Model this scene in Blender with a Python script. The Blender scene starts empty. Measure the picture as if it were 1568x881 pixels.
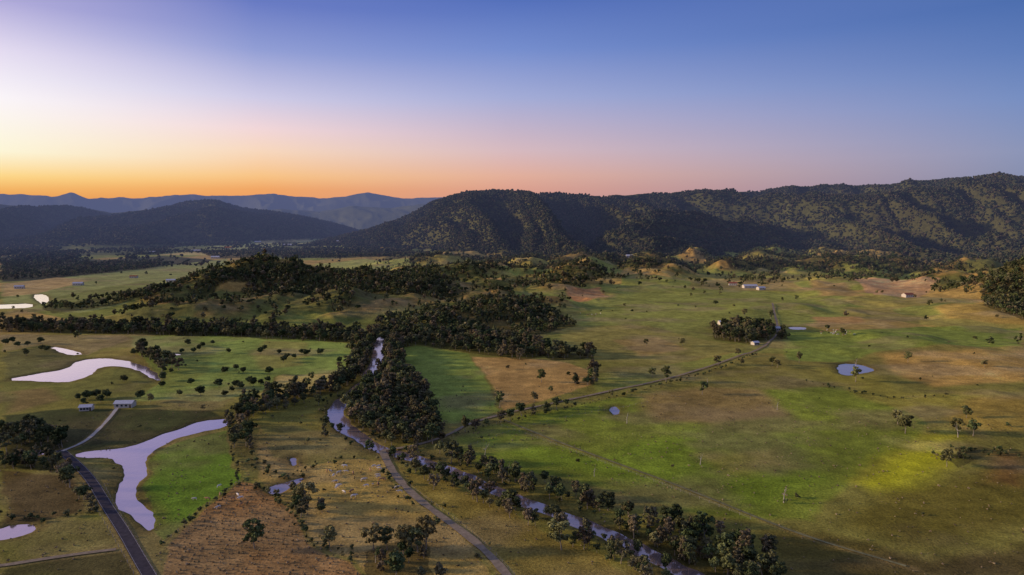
import bpy, math, random, time
import numpy as np
from mathutils import Vector
T0=time.time()
rs=np.random.RandomState(7); random.seed(7)
scene=bpy.context.scene
# ------------------------------------------------------------------ survey constants
F=1046.0; CX=784.0; CY=440.5; CAMH=120.0
PIT=math.atan(105.5/F); cp,sp=math.cos(PIT),math.sin(PIT)
def qs(u,v):
    u=np.asarray(u,float); v=np.asarray(v,float)
    d=(CY-v)/F; dy=cp+d*sp; dz=-sp+d*cp
    return ((u-CX)/F)/dy, dz/dy
def flat(pts,z=0.0):
    a=np.array(pts,float); q,s=qs(a[:,0],a[:,1]); y=(z-CAMH)/s
    return np.stack([q*y,y],1)
# ------------------------------------------------------------------ noise
TAB=rs.rand(8,256,256)
def vn(x,y,s=0):
    t=TAB[s%8]; x=x+s*17.31; y=y+s*9.77
    xi=np.floor(x); yi=np.floor(y); fx=x-xi; fy=y-yi
    fx=fx*fx*(3-2*fx); fy=fy*fy*(3-2*fy)
    xi=xi.astype(np.int64)&255; yi=yi.astype(np.int64)&255; x1=(xi+1)&255; y1=(yi+1)&255
    return (t[xi,yi]*(1-fx)+t[x1,yi]*fx)*(1-fy)+(t[xi,y1]*(1-fx)+t[x1,y1]*fx)*fy
def fbm(x,y,s=0,o=4):
    r=0;a=.5;n=0
    for i in range(o):
        r=r+a*vn(x,y,s+i); n+=a; a*=.5; x=x*2.03+3.1; y=y*2.03+1.7
    return r/n
def ridged(x,y,s=0,o=2,g=.5):
    r=0;a=1;n=0
    for i in range(o):
        r=r+a*(1-np.abs(2*vn(x,y,s+i)-1)); n+=a; a*=g; x=x*2.1+5; y=y*2.1+2
    return r/n
def sst(a,b,x):
    t=np.clip((x-a)/(b-a),0,1); return t*t*(3-2*t)
# ------------------------------------------------------------------ geometry helpers
def seg_dist(x,y,P,closed=False):
    d=np.full(x.shape,1e9); n=len(P); m=n if closed else n-1
    for i in range(m):
        a=P[i]; b=P[(i+1)%n]; ab=b-a; L=ab@ab+1e-9
        t=np.clip(((x-a[0])*ab[0]+(y-a[1])*ab[1])/L,0,1)
        dd=(x-a[0]-t*ab[0])**2+(y-a[1]-t*ab[1])**2
        d=np.minimum(d,dd)
    return np.sqrt(d)
def inpoly(x,y,P):
    c=np.zeros(x.shape,bool); n=len(P)
    for i in range(n):
        a=P[i]; b=P[i-1]
        if a[1]==b[1]: continue
        m=((a[1]>y)!=(b[1]>y))&(x<(b[0]-a[0])*(y-a[1])/(b[1]-a[1])+a[0])
        c^=m
    return c
def smooth_line(P,it=2):
    P=np.array(P,float)
    for _ in range(it):
        Q=[P[0]]
        for i in range(len(P)-1):
            Q.append(P[i]*.75+P[i+1]*.25); Q.append(P[i]*.25+P[i+1]*.75)
        Q.append(P[-1]); P=np.array(Q)
    return P
def smooth_poly(P,it=1):
    P=np.array(P,float)
    for _ in range(it):
        Q=[]
        for i in range(len(P)):
            a=P[i]; b=P[(i+1)%len(P)]
            Q.append(a*.75+b*.25); Q.append(a*.25+b*.75)
        P=np.array(Q)
    return P
# ------------------------------------------------------------------ water layout
RIVER=smooth_line(flat([(586,515),(578,535),(579,552),(564,568),(572,580),(552,590),(538,604),(519,617),(512,632),(521,650),(545,665),(572,682),(604,692),(645,704),(692,719),(742,742),(792,762),(850,784),(912,806),(962,830),(1012,855),(1064,884),(1110,915)]),2)
POLYW=[
 ([(352,640),(345,652),(300,660),(262,672),(237,685),(222,700),(224,722),(206,740),(208,765),(234,790),(234,812),(214,800),(200,780),(177,775),(180,747),(194,730),(184,706),(172,698),(125,698),(118,692),(165,687),(200,684),(240,667),(280,654),(312,643)],1),
 ([(6,581),(60,571),(100,565),(125,550),(160,547),(205,554),(236,567),(246,582),(238,580),(215,566),(185,559),(150,561),(145,570),(118,580),(100,585),(60,582)],1),
 ([(78,530),(100,533),(128,541),(110,543),(90,538)],1),
 ([(-60,815),(0,810),(20,803),(46,803),(50,810),(28,819),(0,824),(-50,826)],1),
 ([(-60,467),(5,466),(50,464),(48,471),(5,472),(-60,474)],1),
 ([(50,451),(68,450),(76,458),(68,466),(60,462)],1),
 ([(1282,559),(1300,555),(1334,562),(1336,568),(1300,574),(1286,571)],0),
 ([(931,622),(945,621),(949,631),(939,633)],0),
 ([(1208,500),(1232,500),(1236,504),(1212,504)],0),
 ([(410,746),(428,741),(455,733),(464,731),(440,745),(424,754),(412,753)],0),
 ([(446,700),(451,700),(454,709),(448,711)],0),
 ([(246,541),(274,541),(275,543),(247,543)],1),
 ([(20,690),(68,687),(70,694),(30,698)],1),
]
POLYW=[(smooth_poly(flat(p),1),k) for p,k in POLYW]
def water_sd(x,y):
    """signed distance to the nearest shore (negative in the water)"""
    sd=np.full(x.shape,999.0)
    wob=(fbm(x/9,y/9,3,2)-.5)*3.0
    def upd(P,fn,m=45):
        lo=P.min(0)-m; hi=P.max(0)+m
        k=np.nonzero((x>lo[0])&(x<hi[0])&(y>lo[1])&(y<hi[1]))
        if len(k[0])==0: return
        sd[k]=np.minimum(sd[k],fn(x[k],y[k]))
    for i in range(0,len(RIVER)-1,6):
        S=RIVER[i:i+7]
        upd(S,lambda a,b,S=S: seg_dist(a,b,S)-(4.4-1.0*sst(360,300,b))*(0.7+0.6*vn(a/30,b/30,5)))
    for P,k_ in POLYW:
        upd(P,lambda a,b,P=P: np.where(inpoly(a,b,P),-1,1)*seg_dist(a,b,P,True))
    return np.where(sd<900,sd+wob*np.clip(1-sd/60,0,1),sd)
# ------------------------------------------------------------------ relief
def mk(us,vs,Y,off=0):
    q,s=qs(us,vs); Y=np.broadcast_to(np.asarray(Y,float),q.shape); return q,CAMH+Y*s-off,Y
def rangeh(x,y,q,tb,foot,back,A,L1,seed,jag=0):
    Q,Z,Y=tb
    Yr=np.interp(q,Q,Y); Zc=np.maximum(np.interp(q,Q,Z),0)
    Yf=np.interp(q,foot[0],foot[1])
    w=(fbm(x/L1/2.2,y/L1/2.2,seed,2)-.5)*L1*1.5
    Zc=Zc*(1+jag*(fbm(q*40,q*0,seed+2,3)-.5))
    t=np.clip((y-Yf)/(Yr-Yf),-.5,1)
    n=ridged((x+w+(y-Yf)*.35)/L1,(y+w)/(L1*2.6),seed,4,.5)
    n=sst(.25,.95,n)
    k=np.clip(4*t*(1-t),0,1)**.5
    tt=np.clip(t+A*(n-.52)*k,0,1)
    pr=.65*tt+.35*tt*tt*(3-2*tt)
    b=1-sst(0,1,(y-Yr)/back)
    return Zc*pr*b, t, n
TM=mk([430,520,560,600,640,665,690,720,760,800,860,920,960,1030,1080,1150,1230,1290,1350,1420,1500,1568,1750,2200,3000],
      [378,362,352,340,322,309,302,296,294,297,297,300,298,296,293,294,288,284,286,282,276,272,262,262,262],
      [3300,3200,3150,3100,3050,3000,2950,2850,2800,2800,2750,2700,2750,2800,2900,3000,2950,2850,2800,2750,2650,2550,2400,2400,2400],8)
FM=(qs([430,560,640,720,800,860,930,1000,1050,1120,1200,1300,1400,1470,1568,1800,3000],[400]*17)[0],
    np.array([2850,2650,2400,2150,2000,1900,1720,1700,1850,2050,2080,2000,1780,1680,1500,1250,1200.]))
TL=mk([-1800,-300,0,60,120,170,230,280,330,370,420,480,530,570,600],
      [300,303,312,318,317,325,321,312,308,318,325,335,347,360,375],4700,6)
FL=(np.array([-3,-.75,-.55,-.42,-.3,-.1]),np.array([2500,2600,2800,3200,3600,4000.]))
TI=mk([300,380,430,490,540,600,650,690,760],[340,326,320,324,316,319,312,318,335],7200)
TF=mk([-1800,-300,0,50,110,160,240,300,350,420,490,530,565,585,630,690,800,1568,3000],
      [290,292,296,298,297,300,302,299,300,297,304,301,296,299,305,301,303,303,300],11500)
KN=[(400,399,1180,80,100),(470,412,1150,80,90),(560,420,1130,80,90),(640,426,1110,80,90),(335,424,1080,70,90),
 (268,444,1000,62,75),(330,456,850,54,70),(255,472,810,50,50),(205,485,790,48,40),(520,450,900,52,60),(610,455,920,55,60),(430,452,930,50,55),(560,472,850,48,48),(470,482,830,46,45),(660,478,860,48,45),
 (730,446,1000,50,60),(800,462,930,50,50),(700,418,1350,62,70),(770,410,1500,62,70),(810,392,1750,60,75),(880,416,1380,55,60),
 (760,432,1120,45,50),(850,438,1100,45,50),(1065,382,1850,58,90),(1010,396,1700,50,70),(930,402,1650,55,70),(660,402,1750,70,90),(905,440,1150,42,48),(950,430,1280,48,55),(820,424,1250,45,50),
 (1210,392,1800,65,90),(1310,392,1750,55,80),(1400,406,1550,65,80),(1500,403,1400,75,80),(1150,398,1800,50,70),(1260,400,1600,50,60),(1110,406,1550,48,55),(980,410,1450,50,55),(1450,418,1200,48,50),(1530,440,1000,50,50),(1040,412,1400,45,50),
 (1570,412,1150,80,110),(1660,400,1050,130,140),(575,398,2000,80,90),(500,400,2000,80,80),
 (1500,668,392,62,30),(1600,640,430,80,50),(1470,470,900,120,60),(1568,545,620,90,40),(130,590,520,30,22)]
KQ=[]
for (u,v,Y,w,d) in KN:
    q,s=qs(u,v); KQ.append((float(q)*Y,Y,max(4.,CAMH+Y*float(s)),w,d))
HILLZ=flat([(150,508),(300,504),(560,510),(760,516),(880,505),(950,470),(970,430),(900,412),(700,408),(560,420),(420,418),(300,428),(210,470)])
HILLZ[:,1]=np.minimum(HILLZ[:,1],1600)
def relief(x,y):
    ys=np.maximum(y,30.); q=np.clip(x/ys,-4,4)
    base=(fbm(x/90,y/90,1,3)-.5)*3.0*sst(150,500,y)
    far=sst(900,1500,y)*(1-sst(3000,5000,y))
    base=base+np.maximum(fbm(x/120,y/130,2,4)-.41,-.05)*85*far*sst(-.30,.0,q)*(.35+.65*sst(1200,1600,y))
    base=base+(fbm(x/110,y/110,5,3)-.45)*24*sst(.15,.5,q)*sst(350,800,y)
    hz=np.zeros(x.shape); kk=np.nonzero((y>740)&(y<1700)&(q>-.7)&(q<.25))
    if len(kk[0]): 
        a=x[kk];b=y[kk]; sdh=seg_dist(a,b,HILLZ,True)*np.where(inpoly(a,b,HILLZ),1,-1)
        hz[kk]=sst(-15,90,sdh)*np.clip(fbm(a/75,b/80,7,4)-.36,0,1)*42
    K=np.zeros(x.shape); bump=(fbm(x/40,y/40,4,4)-.5)
    for (kx,ky,kz,w,d) in KQ:
        r2=((x-kx)/w)**2+((y-ky)/d)**2
        g=kz*np.exp(-r2*.9)
        K=np.maximum(K,g)+0.22*np.minimum(K,g)
    K=K*(1+.65*bump)
    K=np.maximum(K,hz)+.3*np.minimum(K,hz)
    m,tm,nm=rangeh(x,y,q,TM,FM,700,.75,280,2)
    l,tl,nl=rangeh(x,y,q,TL,FL,1200,.62,480,5)
    i_,ti,ni=rangeh(x,y,q,TI,(np.array([-1,1]),np.array([5900,5900.])),1200,.5,700,1)
    f,tf,nf=rangeh(x,y,q,TF,(np.array([-1,1]),np.array([9300,9300.])),3000,.5,1100,3,.10)
    M=np.maximum(np.maximum(m,l),np.maximum(i_,f))
    rough=(fbm(x/90,y/90,6,3)-.5)*sst(5,60,M)*14
    z=np.maximum(base,-1.5)+K
    z=np.maximum(z,M+rough)+0.35*np.minimum(z,M)*(z>0)
    return z,m,l,tm,nm,K
def height(x,y,full=False):
    x=np.asarray(x,float); y=np.asarray(y,float)
    z,m,l,tm,nm,K=relief(x,y)
    sd=water_sd(x,y)
    z=z*sst(4,42,sd)
    z=z-1.5*(1-sst(-2.5,2.2,sd))-.35*(1-sst(2,7,sd))
    if full: return z,m,l,tm,nm,K,sd
    return z
def hit(pts):
    a=np.array(pts,float).reshape(-1,2); q,s=qs(a[:,0],a[:,1])
    Y=np.exp(np.linspace(math.log(170),math.log(6500),500))
    YY=np.broadcast_to(Y,(len(a),500)); X=q[:,None]*YY
    Z,_,_,_,_,_=relief(X,YY)
    ray=CAMH+s[:,None]*YY
    b=Z>=ray; i=np.where(b.any(1),b.argmax(1),499); i=np.maximum(i,1)
    r=np.arange(len(a))
    d0=(ray-Z)[r,i-1]; d1=(ray-Z)[r,i]; t=np.clip(d0/(d0-d1+1e-9),0,1)
    y=Y[i-1]*(1-t)+Y[i]*t
    return np.stack([q*y,y],1)
# ------------------------------------------------------------------ colours
def lin(c):
    c=np.array(c,float)/255.; return np.where(c<=.04045,c/12.92,((c+.055)/1.055)**2.4)
ILL=np.array([.51,.56,.80])
def gc(c): return np.clip(lin(c)/ILL,0,.6)
# ------------------------------------------------------------------ roads
ROADS=[
 ('asphalt_road',[(92,690),(118,712),(141,737),(160,770),(190,815),(214,858),(230,884),(245,915)],4.4,'asph'),
 ('farm_track',[(-80,876),(0,868),(60,858),(130,848),(188,841)],2.0,'grav'),
 ('farm_driveway',[(95,692),(130,678),(150,660),(168,641),(180,625)],2.0,'pale'),
 ('gravel_road',[(585,690),(597,716),(614,740),(640,765),(680,795),(720,824),(755,856),(778,884),(800,910)],3.4,'grav'),
 ('gravel_road',[(585,690),(640,683),(690,666),(715,650),(780,632),(850,618),(930,602),(1000,588),(1060,570),(1120,552),(1165,535),(1192,516),(1190,495),(1182,470)],2.3,'grav'),
 ('farm_track',[(770,643),(830,668),(920,702),(1040,745),(1150,790),(1240,825),(1400,872)],1.2,'track'),
]
RL=[(n,smooth_line(flat(p),2),w,k) for n,p,w,k in ROADS]
def road_dist(x,y):
    d=np.full(x.shape,999.)
    for n,P,w,k in RL:
        lo=P.min(0)-12; hi=P.max(0)+12
        kk=np.nonzero((x>lo[0])&(x<hi[0])&(y>lo[1])&(y<hi[1]))
        if len(kk[0]): d[kk]=np.minimum(d[kk],seg_dist(x[kk],y[kk],P)-w/2)
    return d
# ------------------------------------------------------------------ fields  (outline, colour, feather)
FIELDS=[
 ([(0,392),(160,398),(250,392),(330,398),(300,412),(160,425),(0,432)],(58,62,48),6),
 ([(0,436),(180,415),(350,396),(330,420),(250,440),(200,462),(120,480),(0,470)],(114,120,76),6),
 ([(0,436),(90,424),(140,430),(60,450),(0,455)],(140,122,86),8),
 ([(60,460),(160,440),(220,430),(260,436),(180,456),(110,476)],(100,106,62),4),
 ([(330,372),(480,362),(620,360),(560,372),(400,384),(300,384)],(128,136,92),6),
 ([(400,366),(480,364),(470,370),(390,374)],(150,138,98),6),
 ([(480,404),(560,412),(640,410),(640,400),(560,396)],(126,130,75),6),
 ([(0,512),(190,512),(200,520),(130,545),(70,528),(0,540)],(120,110,76),4),
 ([(0,540),(70,530),(130,545),(100,565),(0,580)],(86,86,52),6),
 ([(0,584),(120,584),(150,560),(215,566),(240,585),(210,615),(120,610),(0,635)],(94,96,50),3),
 ([(0,600),(80,590),(110,612),(0,640)],(106,94,60),10),
 ([(196,514),(400,512),(540,526),(553,550),(532,570),(430,576),(400,600),(340,614),(200,615),(246,582),(215,548)],(104,120,62),3),
 ([(258,545),(330,540),(320,575),(280,600),(240,600)],(100,110,56),6),
 ([(400,520),(480,524),(470,560),(400,570),(380,545)],(116,118,66),8),
 ([(432,574),(531,571),(520,594),(450,606),(390,606)],(144,132,82),2),
 ([(0,636),(110,625),(330,628),(350,640),(300,650),(200,680),(120,690),(0,700)],(56,62,36),3),
 ([(0,720),(118,726),(130,785),(60,800),(0,800)],(78,68,40),3),
 ([(0,826),(50,815),(80,800),(150,785),(180,835),(120,846),(0,862)],(96,98,44),2),
 ([(0,870),(190,845),(220,890),(0,900)],(64,66,34),2),  # left corner field, vignette darkening painted into its colour
 ([(222,715),(240,690),(300,670),(345,658),(354,690),(366,737),(330,765),(290,800),(245,836),(236,812),(236,790),(210,764),(208,744),(226,722)],(82,108,36),1.5),
 ([(366,738),(400,745),(430,765),(460,800),(480,830),(540,860),(565,900),(262,900),(240,846),(290,803)],(118,92,62),1.5),
 ([(352,655),(400,650),(415,700),(470,712),(540,700),(594,705),(612,742),(640,770),(716,828),(770,900),(565,900),(540,858),(482,830),(462,800),(430,764),(400,744),(366,730)],(126,110,64),2),
 ([(400,650),(495,634),(520,660),(545,682),(500,702),(430,692),(385,680)],(112,108,56),3),
 ([(350,655),(400,655),(400,740),(368,735),(354,690)],(90,90,46),3),
 ([(600,712),(690,736),(760,772),(850,812),(930,850),(985,895),(795,895),(742,836),(690,795),(640,760)],(102,93,48),2),
 ([(690,668),(780,638),(930,608),(1090,600),(1320,590),(1430,650),(1400,690),(1330,722),(1250,800),(1150,800),(1040,790),(900,748),(740,716),(690,694)],(97,108,42),6),
 ([(700,690),(900,740),(1180,800),(1300,740),(1250,660),(1050,650),(900,690),(780,650),(720,665)],(92,110,36),18),
 ([(960,604),(1080,588),(1180,595),(1230,640),(1100,655),(985,650)],(116,102,64),14),
 ([(1040,690),(1200,680),(1240,720),(1110,740)],(104,106,46),15),
 ([(1230,560),(1330,560),(1400,600),(1568,590),(1568,640),(1420,640),(1300,610)],(112,108,50),15),
 ([(1150,805),(1250,805),(1420,850),(1700,800),(1700,900),(1180,900)],(74,68,34),10),  # right corner field, colour darkened to carry the vignette
 ([(1250,800),(1330,735),(1450,720),(1500,690),(1700,700),(1700,800),(1400,860)],(92,87,38),18),
 ([(1270,732),(1330,690),(1390,660),(1470,652),(1510,672),(1480,722),(1420,762),(1330,765)],(142,144,34),22),  # pool of brightness painted into the grass colour
 ([(1500,690),(1600,680),(1600,760),(1480,745)],(94,74,40),14),
 ([(1420,640),(1460,610),(1700,600),(1700,680),(1470,664)],(120,106,54),12),
 ([(608,534),(640,529),(721,541),(738,570),(756,606),(770,632),(700,652),(664,650),(660,620),(625,570)],(102,116,56),2),
 ([(722,546),(800,548),(862,553),(916,570),(908,590),(850,608),(772,632),(754,600)],(138,114,72),3),
 ([(915,572),(1000,560),(1100,545),(1165,533),(1120,552),(1000,588),(910,604),(905,592)],(104,108,54),3),
 ([(860,500),(1000,500),(1080,520),(1160,530),(1100,545),(1000,560),(900,552),(840,545)],(112,108,60),6),
 ([(880,480),(940,450),(1060,440),(1200,445),(1300,450),(1300,490),(1200,500),(1080,500),(880,500)],(110,115,60),12),
 ([(930,520),(1010,515),(1060,535),(980,550)],(126,110,68),9),
 ([(1190,510),(1400,500),(1568,500),(1568,530),(1340,540),(1290,556),(1200,552)],(100,112,52),6),
 ([(1332,540),(1450,534),(1700,526),(1700,585),(1568,588),(1420,596),(1345,566)],(142,118,68),14),
 ([(1240,485),(1320,484),(1330,496),(1250,498)],(136,110,72),8),
 ([(1420,470),(1568,455),(1700,455),(1700,520),(1568,500),(1440,490)],(134,116,64),12),
 ([(1100,430),(1200,425),(1230,440),(1140,446)],(128,114,72),12),
 ([(560,380),(600,375),(605,386),(570,388)],(150,126,70),8),
]
LATE=[([(1295,424),(1440,426),(1430,440),(1410,456),(1335,452)],(182,122,94),5),
 ([(1230,430),(1300,432),(1330,455),(1250,455)],(126,108,70),12),
 ([(860,440),(920,438),(935,455),(880,462)],(156,108,74),8)]
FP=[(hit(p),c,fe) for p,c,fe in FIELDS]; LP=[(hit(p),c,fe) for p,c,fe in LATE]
iLEFT=11; iBROWN=20; iTAN=21
WOODS=[
 ('river',[(592,520),(606,528),(624,570),(656,612),(672,650),(690,676),(660,682),(610,680),(562,660),(534,646),(530,622),(555,606),(585,586),(594,560)],4.6),
 ('river',[(540,520),(590,510),(720,512),(790,520),(860,540),(800,552),(720,540),(640,528),(580,540),(556,548)],6.5),
 ('river',[(0,497),(120,496),(180,500),(350,500),(545,510),(560,526),(350,516),(180,512),(0,509)],7.0),
 ('river',[(548,540),(562,556),(545,584),(510,600),(450,614),(385,634),(360,652),(352,640),(380,620),(450,602),(505,592),(534,575)],5.0),
 ('river',[(1090,503),(1125,498),(1200,508),(1206,520),(1140,526),(1095,520)],6.5),
 ('river',[(820,540),(905,541),(912,549),(850,552)],7),
 ('river',[(0,660),(60,655),(110,672),(95,690),(30,694),(0,690)],5.4),
 ('river',[(60,695),(105,700),(140,735),(130,745),(105,722),(0,720),(0,702)],5.4),
 ('river',[(860,786),(960,808),(1050,834),(1180,856),(1200,900),(1120,905),(1060,868),(980,838)],4.3),
 ('river',[(560,845),(600,832),(655,828),(660,860),(690,900),(560,900),(560,860)],8.5),
 ('river',[(1440,700),(1500,684),(1545,690),(1500,702),(1460,716)],9),
 ('hill',[(285,450),(330,418),(400,394),(460,402),(560,415),(650,424),(700,436),(720,450),(640,452),(540,440),(480,452),(430,455),(400,425),(330,440),(290,470)],6.3),
 ('hill',[(560,500),(600,486),(700,465),(760,450),(850,472),(880,500),(800,518),(680,514),(580,508)],6.8),
 ('hill',[(0,398),(150,402),(250,400),(240,410),(150,420),(0,430)],11),
 ('hill',[(300,384),(420,382),(540,376),(640,388),(560,394),(420,394),(330,396)],14),
 ('hill',[(60,470),(200,448),(300,425),(310,430),(210,456),(80,480)],10),
 ('hill',[(1500,425),(1568,405),(1720,400),(1720,500),(1568,490),(1510,470)],7.5),
 ('hill',[(620,402),(740,400),(860,402),(1000,412),(1060,408),(1120,410),(1200,410),(1300,405),(1400,418),(1500,415),(1400,400),(1200,396),(1000,396),(860,388),(700,390)],10.5),
]
WP=[(k,hit(p),s) for k,p,s in WOODS]
# ------------------------------------------------------------------ terrain mesh
def lnsp(a,b,n): return np.exp(np.linspace(math.log(a),math.log(b),n,endpoint=False))
ang=np.radians(np.concatenate([np.linspace(-78,-41,70,endpoint=False),np.linspace(-41,41,1180,endpoint=False),np.linspace(41,78,71)]))
rad=np.concatenate([lnsp(30,190,40),lnsp(190,3400,860),lnsp(3400,13000,190),lnsp(13000,60000,16),[60000.]])
R,A=np.meshgrid(rad,ang,indexing='ij')
X=(R*np.sin(A)); Y=(R*np.cos(A))
NR,NA=X.shape; x=X.ravel(); y=Y.ravel()
z,m,l,tm,nm,K,sd=height(x,y,True)
def cells(x,y,L,seed):
    gx=np.floor(x/L); gy=np.floor(y/L); best=np.full(x.shape,1e9); hid=np.zeros(x.shape)
    for dx in (-1,0,1):
        for dy in (-1,0,1):
            ix=(gx+dx).astype(np.int64)&255; iy=(gy+dy).astype(np.int64)&255
            px=(gx+dx+TAB[seed][ix,iy])*L; py=(gy+dy+TAB[seed+1][ix,iy])*L
            d=(x-px)**2+(y-py)**2; mm=d<best; best=np.where(mm,d,best); hid=np.where(mm,TAB[seed+2][ix,iy],hid)
    return hid
wx=x+(fbm(x/22,y/22,1,3)-.5)*9; wy=y+(fbm(x/22,y/22,4,3)-.5)*9
big=sst(1500,3000,y)
hid=np.where(big>.5,cells(wx+wy*.2,wy*.6,260,2),cells(wx+wy*.2,wy*.75,120,0))
pal=np.array([gc(c) for c in [(106,112,60),(120,114,64),(92,100,52),(114,108,60),(138,118,72),(100,106,54),(128,112,68)]])
palf=np.array([gc(c) for c in [(110,120,72),(134,130,84),(84,92,58),(100,104,66),(150,136,92),(92,100,60),(128,122,80)]])
C=np.where((big>.5)[:,None],palf[(hid*7).astype(int)%7],pal[(hid*7).astype(int)%7])
near=sst(900,450,y)[:,None]
C=C*(1-near)+gc((100,98,50))*near
def paint(C,lst):
    for P,c,fe in lst:
        lo=P.min(0)-3; hi=P.max(0)+3
        k=np.nonzero((wx>lo[0])&(wx<hi[0])&(wy>lo[1])&(wy<hi[1]))[0]
        if len(k)==0: continue
        k=k[inpoly(wx[k],wy[k],P)]
        wgt=sst(0,fe,seg_dist(wx[k],wy[k],P,True))[:,None]
        C[k]=C[k]*(1-wgt)+gc(c)*wgt
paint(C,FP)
kk=sst(3,12,K)[:,None]*sst(600,800,y)[:,None]
cr=fbm(x/48,y/48,2,5)[:,None]
hillc=gc((78,80,46))*(1-sst(.44,.64,cr))+gc((122,102,62))*sst(.44,.64,cr)
C=C*(1-kk)+hillc*kk
paint(C,LP)
n1=fbm(x/30,y/30,3,4); n2=fbm(x/7,y/7,6,3)
C=C*(1+(n1-.5)[:,None]*.75)*(1+(n2-.5)[:,None]*.5)
dry=sst(.50,.74,fbm(x/55+9,y/40,5,4))[:,None]*.5
lum=C.mean(1,keepdims=True)
C=C*(1-dry)+(lum*np.array([1.55,1.12,.48]))*dry
bk=(1-sst(1,9,sd))[:,None]; C=C*(1-bk*.6)+gc((66,58,38))*bk*.6
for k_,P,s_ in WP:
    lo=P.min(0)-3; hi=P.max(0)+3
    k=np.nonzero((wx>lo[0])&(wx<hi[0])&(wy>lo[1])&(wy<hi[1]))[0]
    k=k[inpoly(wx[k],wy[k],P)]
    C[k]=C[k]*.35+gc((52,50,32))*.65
mm=sst(2,16,np.maximum(m,l))[:,None]
mf=gc((54,56,40))*(1+.6*(fbm(x/90,y/90,4,3)[:,None]-.5))
C=C*(1-mm)+mf*mm
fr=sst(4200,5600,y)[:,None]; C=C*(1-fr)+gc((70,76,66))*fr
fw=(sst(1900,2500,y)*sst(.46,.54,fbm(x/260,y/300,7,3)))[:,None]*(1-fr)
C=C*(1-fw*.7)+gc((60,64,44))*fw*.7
rd=road_dist(x,y); v_=(1-sst(0,2.5,rd))[:,None]*.35; C=C*(1-v_)+gc((132,116,82))*v_
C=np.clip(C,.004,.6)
me=bpy.data.meshes.new('ground_terrain')
idx=np.arange(NR*NA).reshape(NR,NA)
fa=np.stack([idx[:-1,:-1],idx[:-1,1:],idx[1:,1:],idx[1:,:-1]],-1).reshape(-1,4)[:,::-1]
nf=len(fa)
me.vertices.add(len(x)); me.vertices.foreach_set('co',np.stack([x,y,z],1).astype(np.float32).ravel())
me.loops.add(nf*4); me.loops.foreach_set('vertex_index',fa.astype(np.int32).ravel())
me.polygons.add(nf); me.polygons.foreach_set('loop_start',(np.arange(nf)*4).astype(np.int32)); 
me.update(calc_edges=True)
me.polygons.foreach_set('use_smooth',np.ones(nf,bool))
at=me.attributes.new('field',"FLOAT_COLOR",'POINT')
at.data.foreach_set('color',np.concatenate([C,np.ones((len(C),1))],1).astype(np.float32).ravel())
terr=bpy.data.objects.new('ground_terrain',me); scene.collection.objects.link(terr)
# ------------------------------------------------------------------ materials
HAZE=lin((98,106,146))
def haze_group():  # distance haze painted onto surfaces as bluish emission, no air volume
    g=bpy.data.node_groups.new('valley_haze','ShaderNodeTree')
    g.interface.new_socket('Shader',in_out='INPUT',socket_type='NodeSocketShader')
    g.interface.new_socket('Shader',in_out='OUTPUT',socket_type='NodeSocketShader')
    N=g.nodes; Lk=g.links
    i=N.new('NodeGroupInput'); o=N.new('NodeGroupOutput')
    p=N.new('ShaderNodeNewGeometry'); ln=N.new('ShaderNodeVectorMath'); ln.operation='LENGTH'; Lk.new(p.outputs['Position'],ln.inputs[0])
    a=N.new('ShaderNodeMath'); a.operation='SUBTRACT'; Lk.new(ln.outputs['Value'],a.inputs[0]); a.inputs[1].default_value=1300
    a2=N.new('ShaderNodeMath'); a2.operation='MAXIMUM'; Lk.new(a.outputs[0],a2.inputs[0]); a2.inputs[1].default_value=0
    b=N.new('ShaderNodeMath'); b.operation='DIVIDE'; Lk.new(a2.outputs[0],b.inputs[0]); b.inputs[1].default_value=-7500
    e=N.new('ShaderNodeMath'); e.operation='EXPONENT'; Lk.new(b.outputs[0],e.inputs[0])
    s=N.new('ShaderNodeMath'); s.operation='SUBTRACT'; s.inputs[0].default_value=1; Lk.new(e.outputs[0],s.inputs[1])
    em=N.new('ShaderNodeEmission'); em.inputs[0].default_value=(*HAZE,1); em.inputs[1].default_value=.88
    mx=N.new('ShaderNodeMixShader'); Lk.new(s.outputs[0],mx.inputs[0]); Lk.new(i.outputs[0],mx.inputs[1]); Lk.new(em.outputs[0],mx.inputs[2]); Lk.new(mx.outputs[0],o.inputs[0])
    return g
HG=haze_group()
def newmat(name,haze=True):
    mt=bpy.data.materials.new(name); mt.use_nodes=True; N=mt.node_tree.nodes; L=mt.node_tree.links
    b=N['Principled BSDF']; o=N['Material Output']
    b.inputs['Roughness'].default_value=.9; b.inputs['Specular IOR Level'].default_value=.05
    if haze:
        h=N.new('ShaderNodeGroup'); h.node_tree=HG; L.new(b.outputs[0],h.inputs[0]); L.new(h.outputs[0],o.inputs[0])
    return mt,N,L,b
def noise(N,L,scale,detail=4,rough=.6,vec=None):
    n=N.new('ShaderNodeTexNoise'); n.inputs['Scale'].default_value=scale; n.inputs['Detail'].default_value=detail; n.inputs['Roughness'].default_value=rough
    if vec is None:
        t=N.new('ShaderNodeNewGeometry'); vec=t.outputs['Position']
    L.new(vec,n.inputs['Vector']); return n
def maprange(N,L,src,a,b,c,d):
    r=N.new('ShaderNodeMapRange'); L.new(src,r.inputs[0]); r.inputs[1].default_value=a; r.inputs[2].default_value=b; r.inputs[3].default_value=c; r.inputs[4].default_value=d; return r.outputs[0]
def mulcol(N,L,col,fac):
    v=N.new('ShaderNodeVectorMath'); v.operation='SCALE'; L.new(col,v.inputs[0]); L.new(fac,v.inputs['Scale']); return v.outputs[0]
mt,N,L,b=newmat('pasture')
a=N.new('ShaderNodeAttribute'); a.attribute_name='field'
n1=noise(N,L,.9,6,.7); f1=maprange(N,L,n1.outputs[0],.3,.7,.5,1.5)
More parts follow.
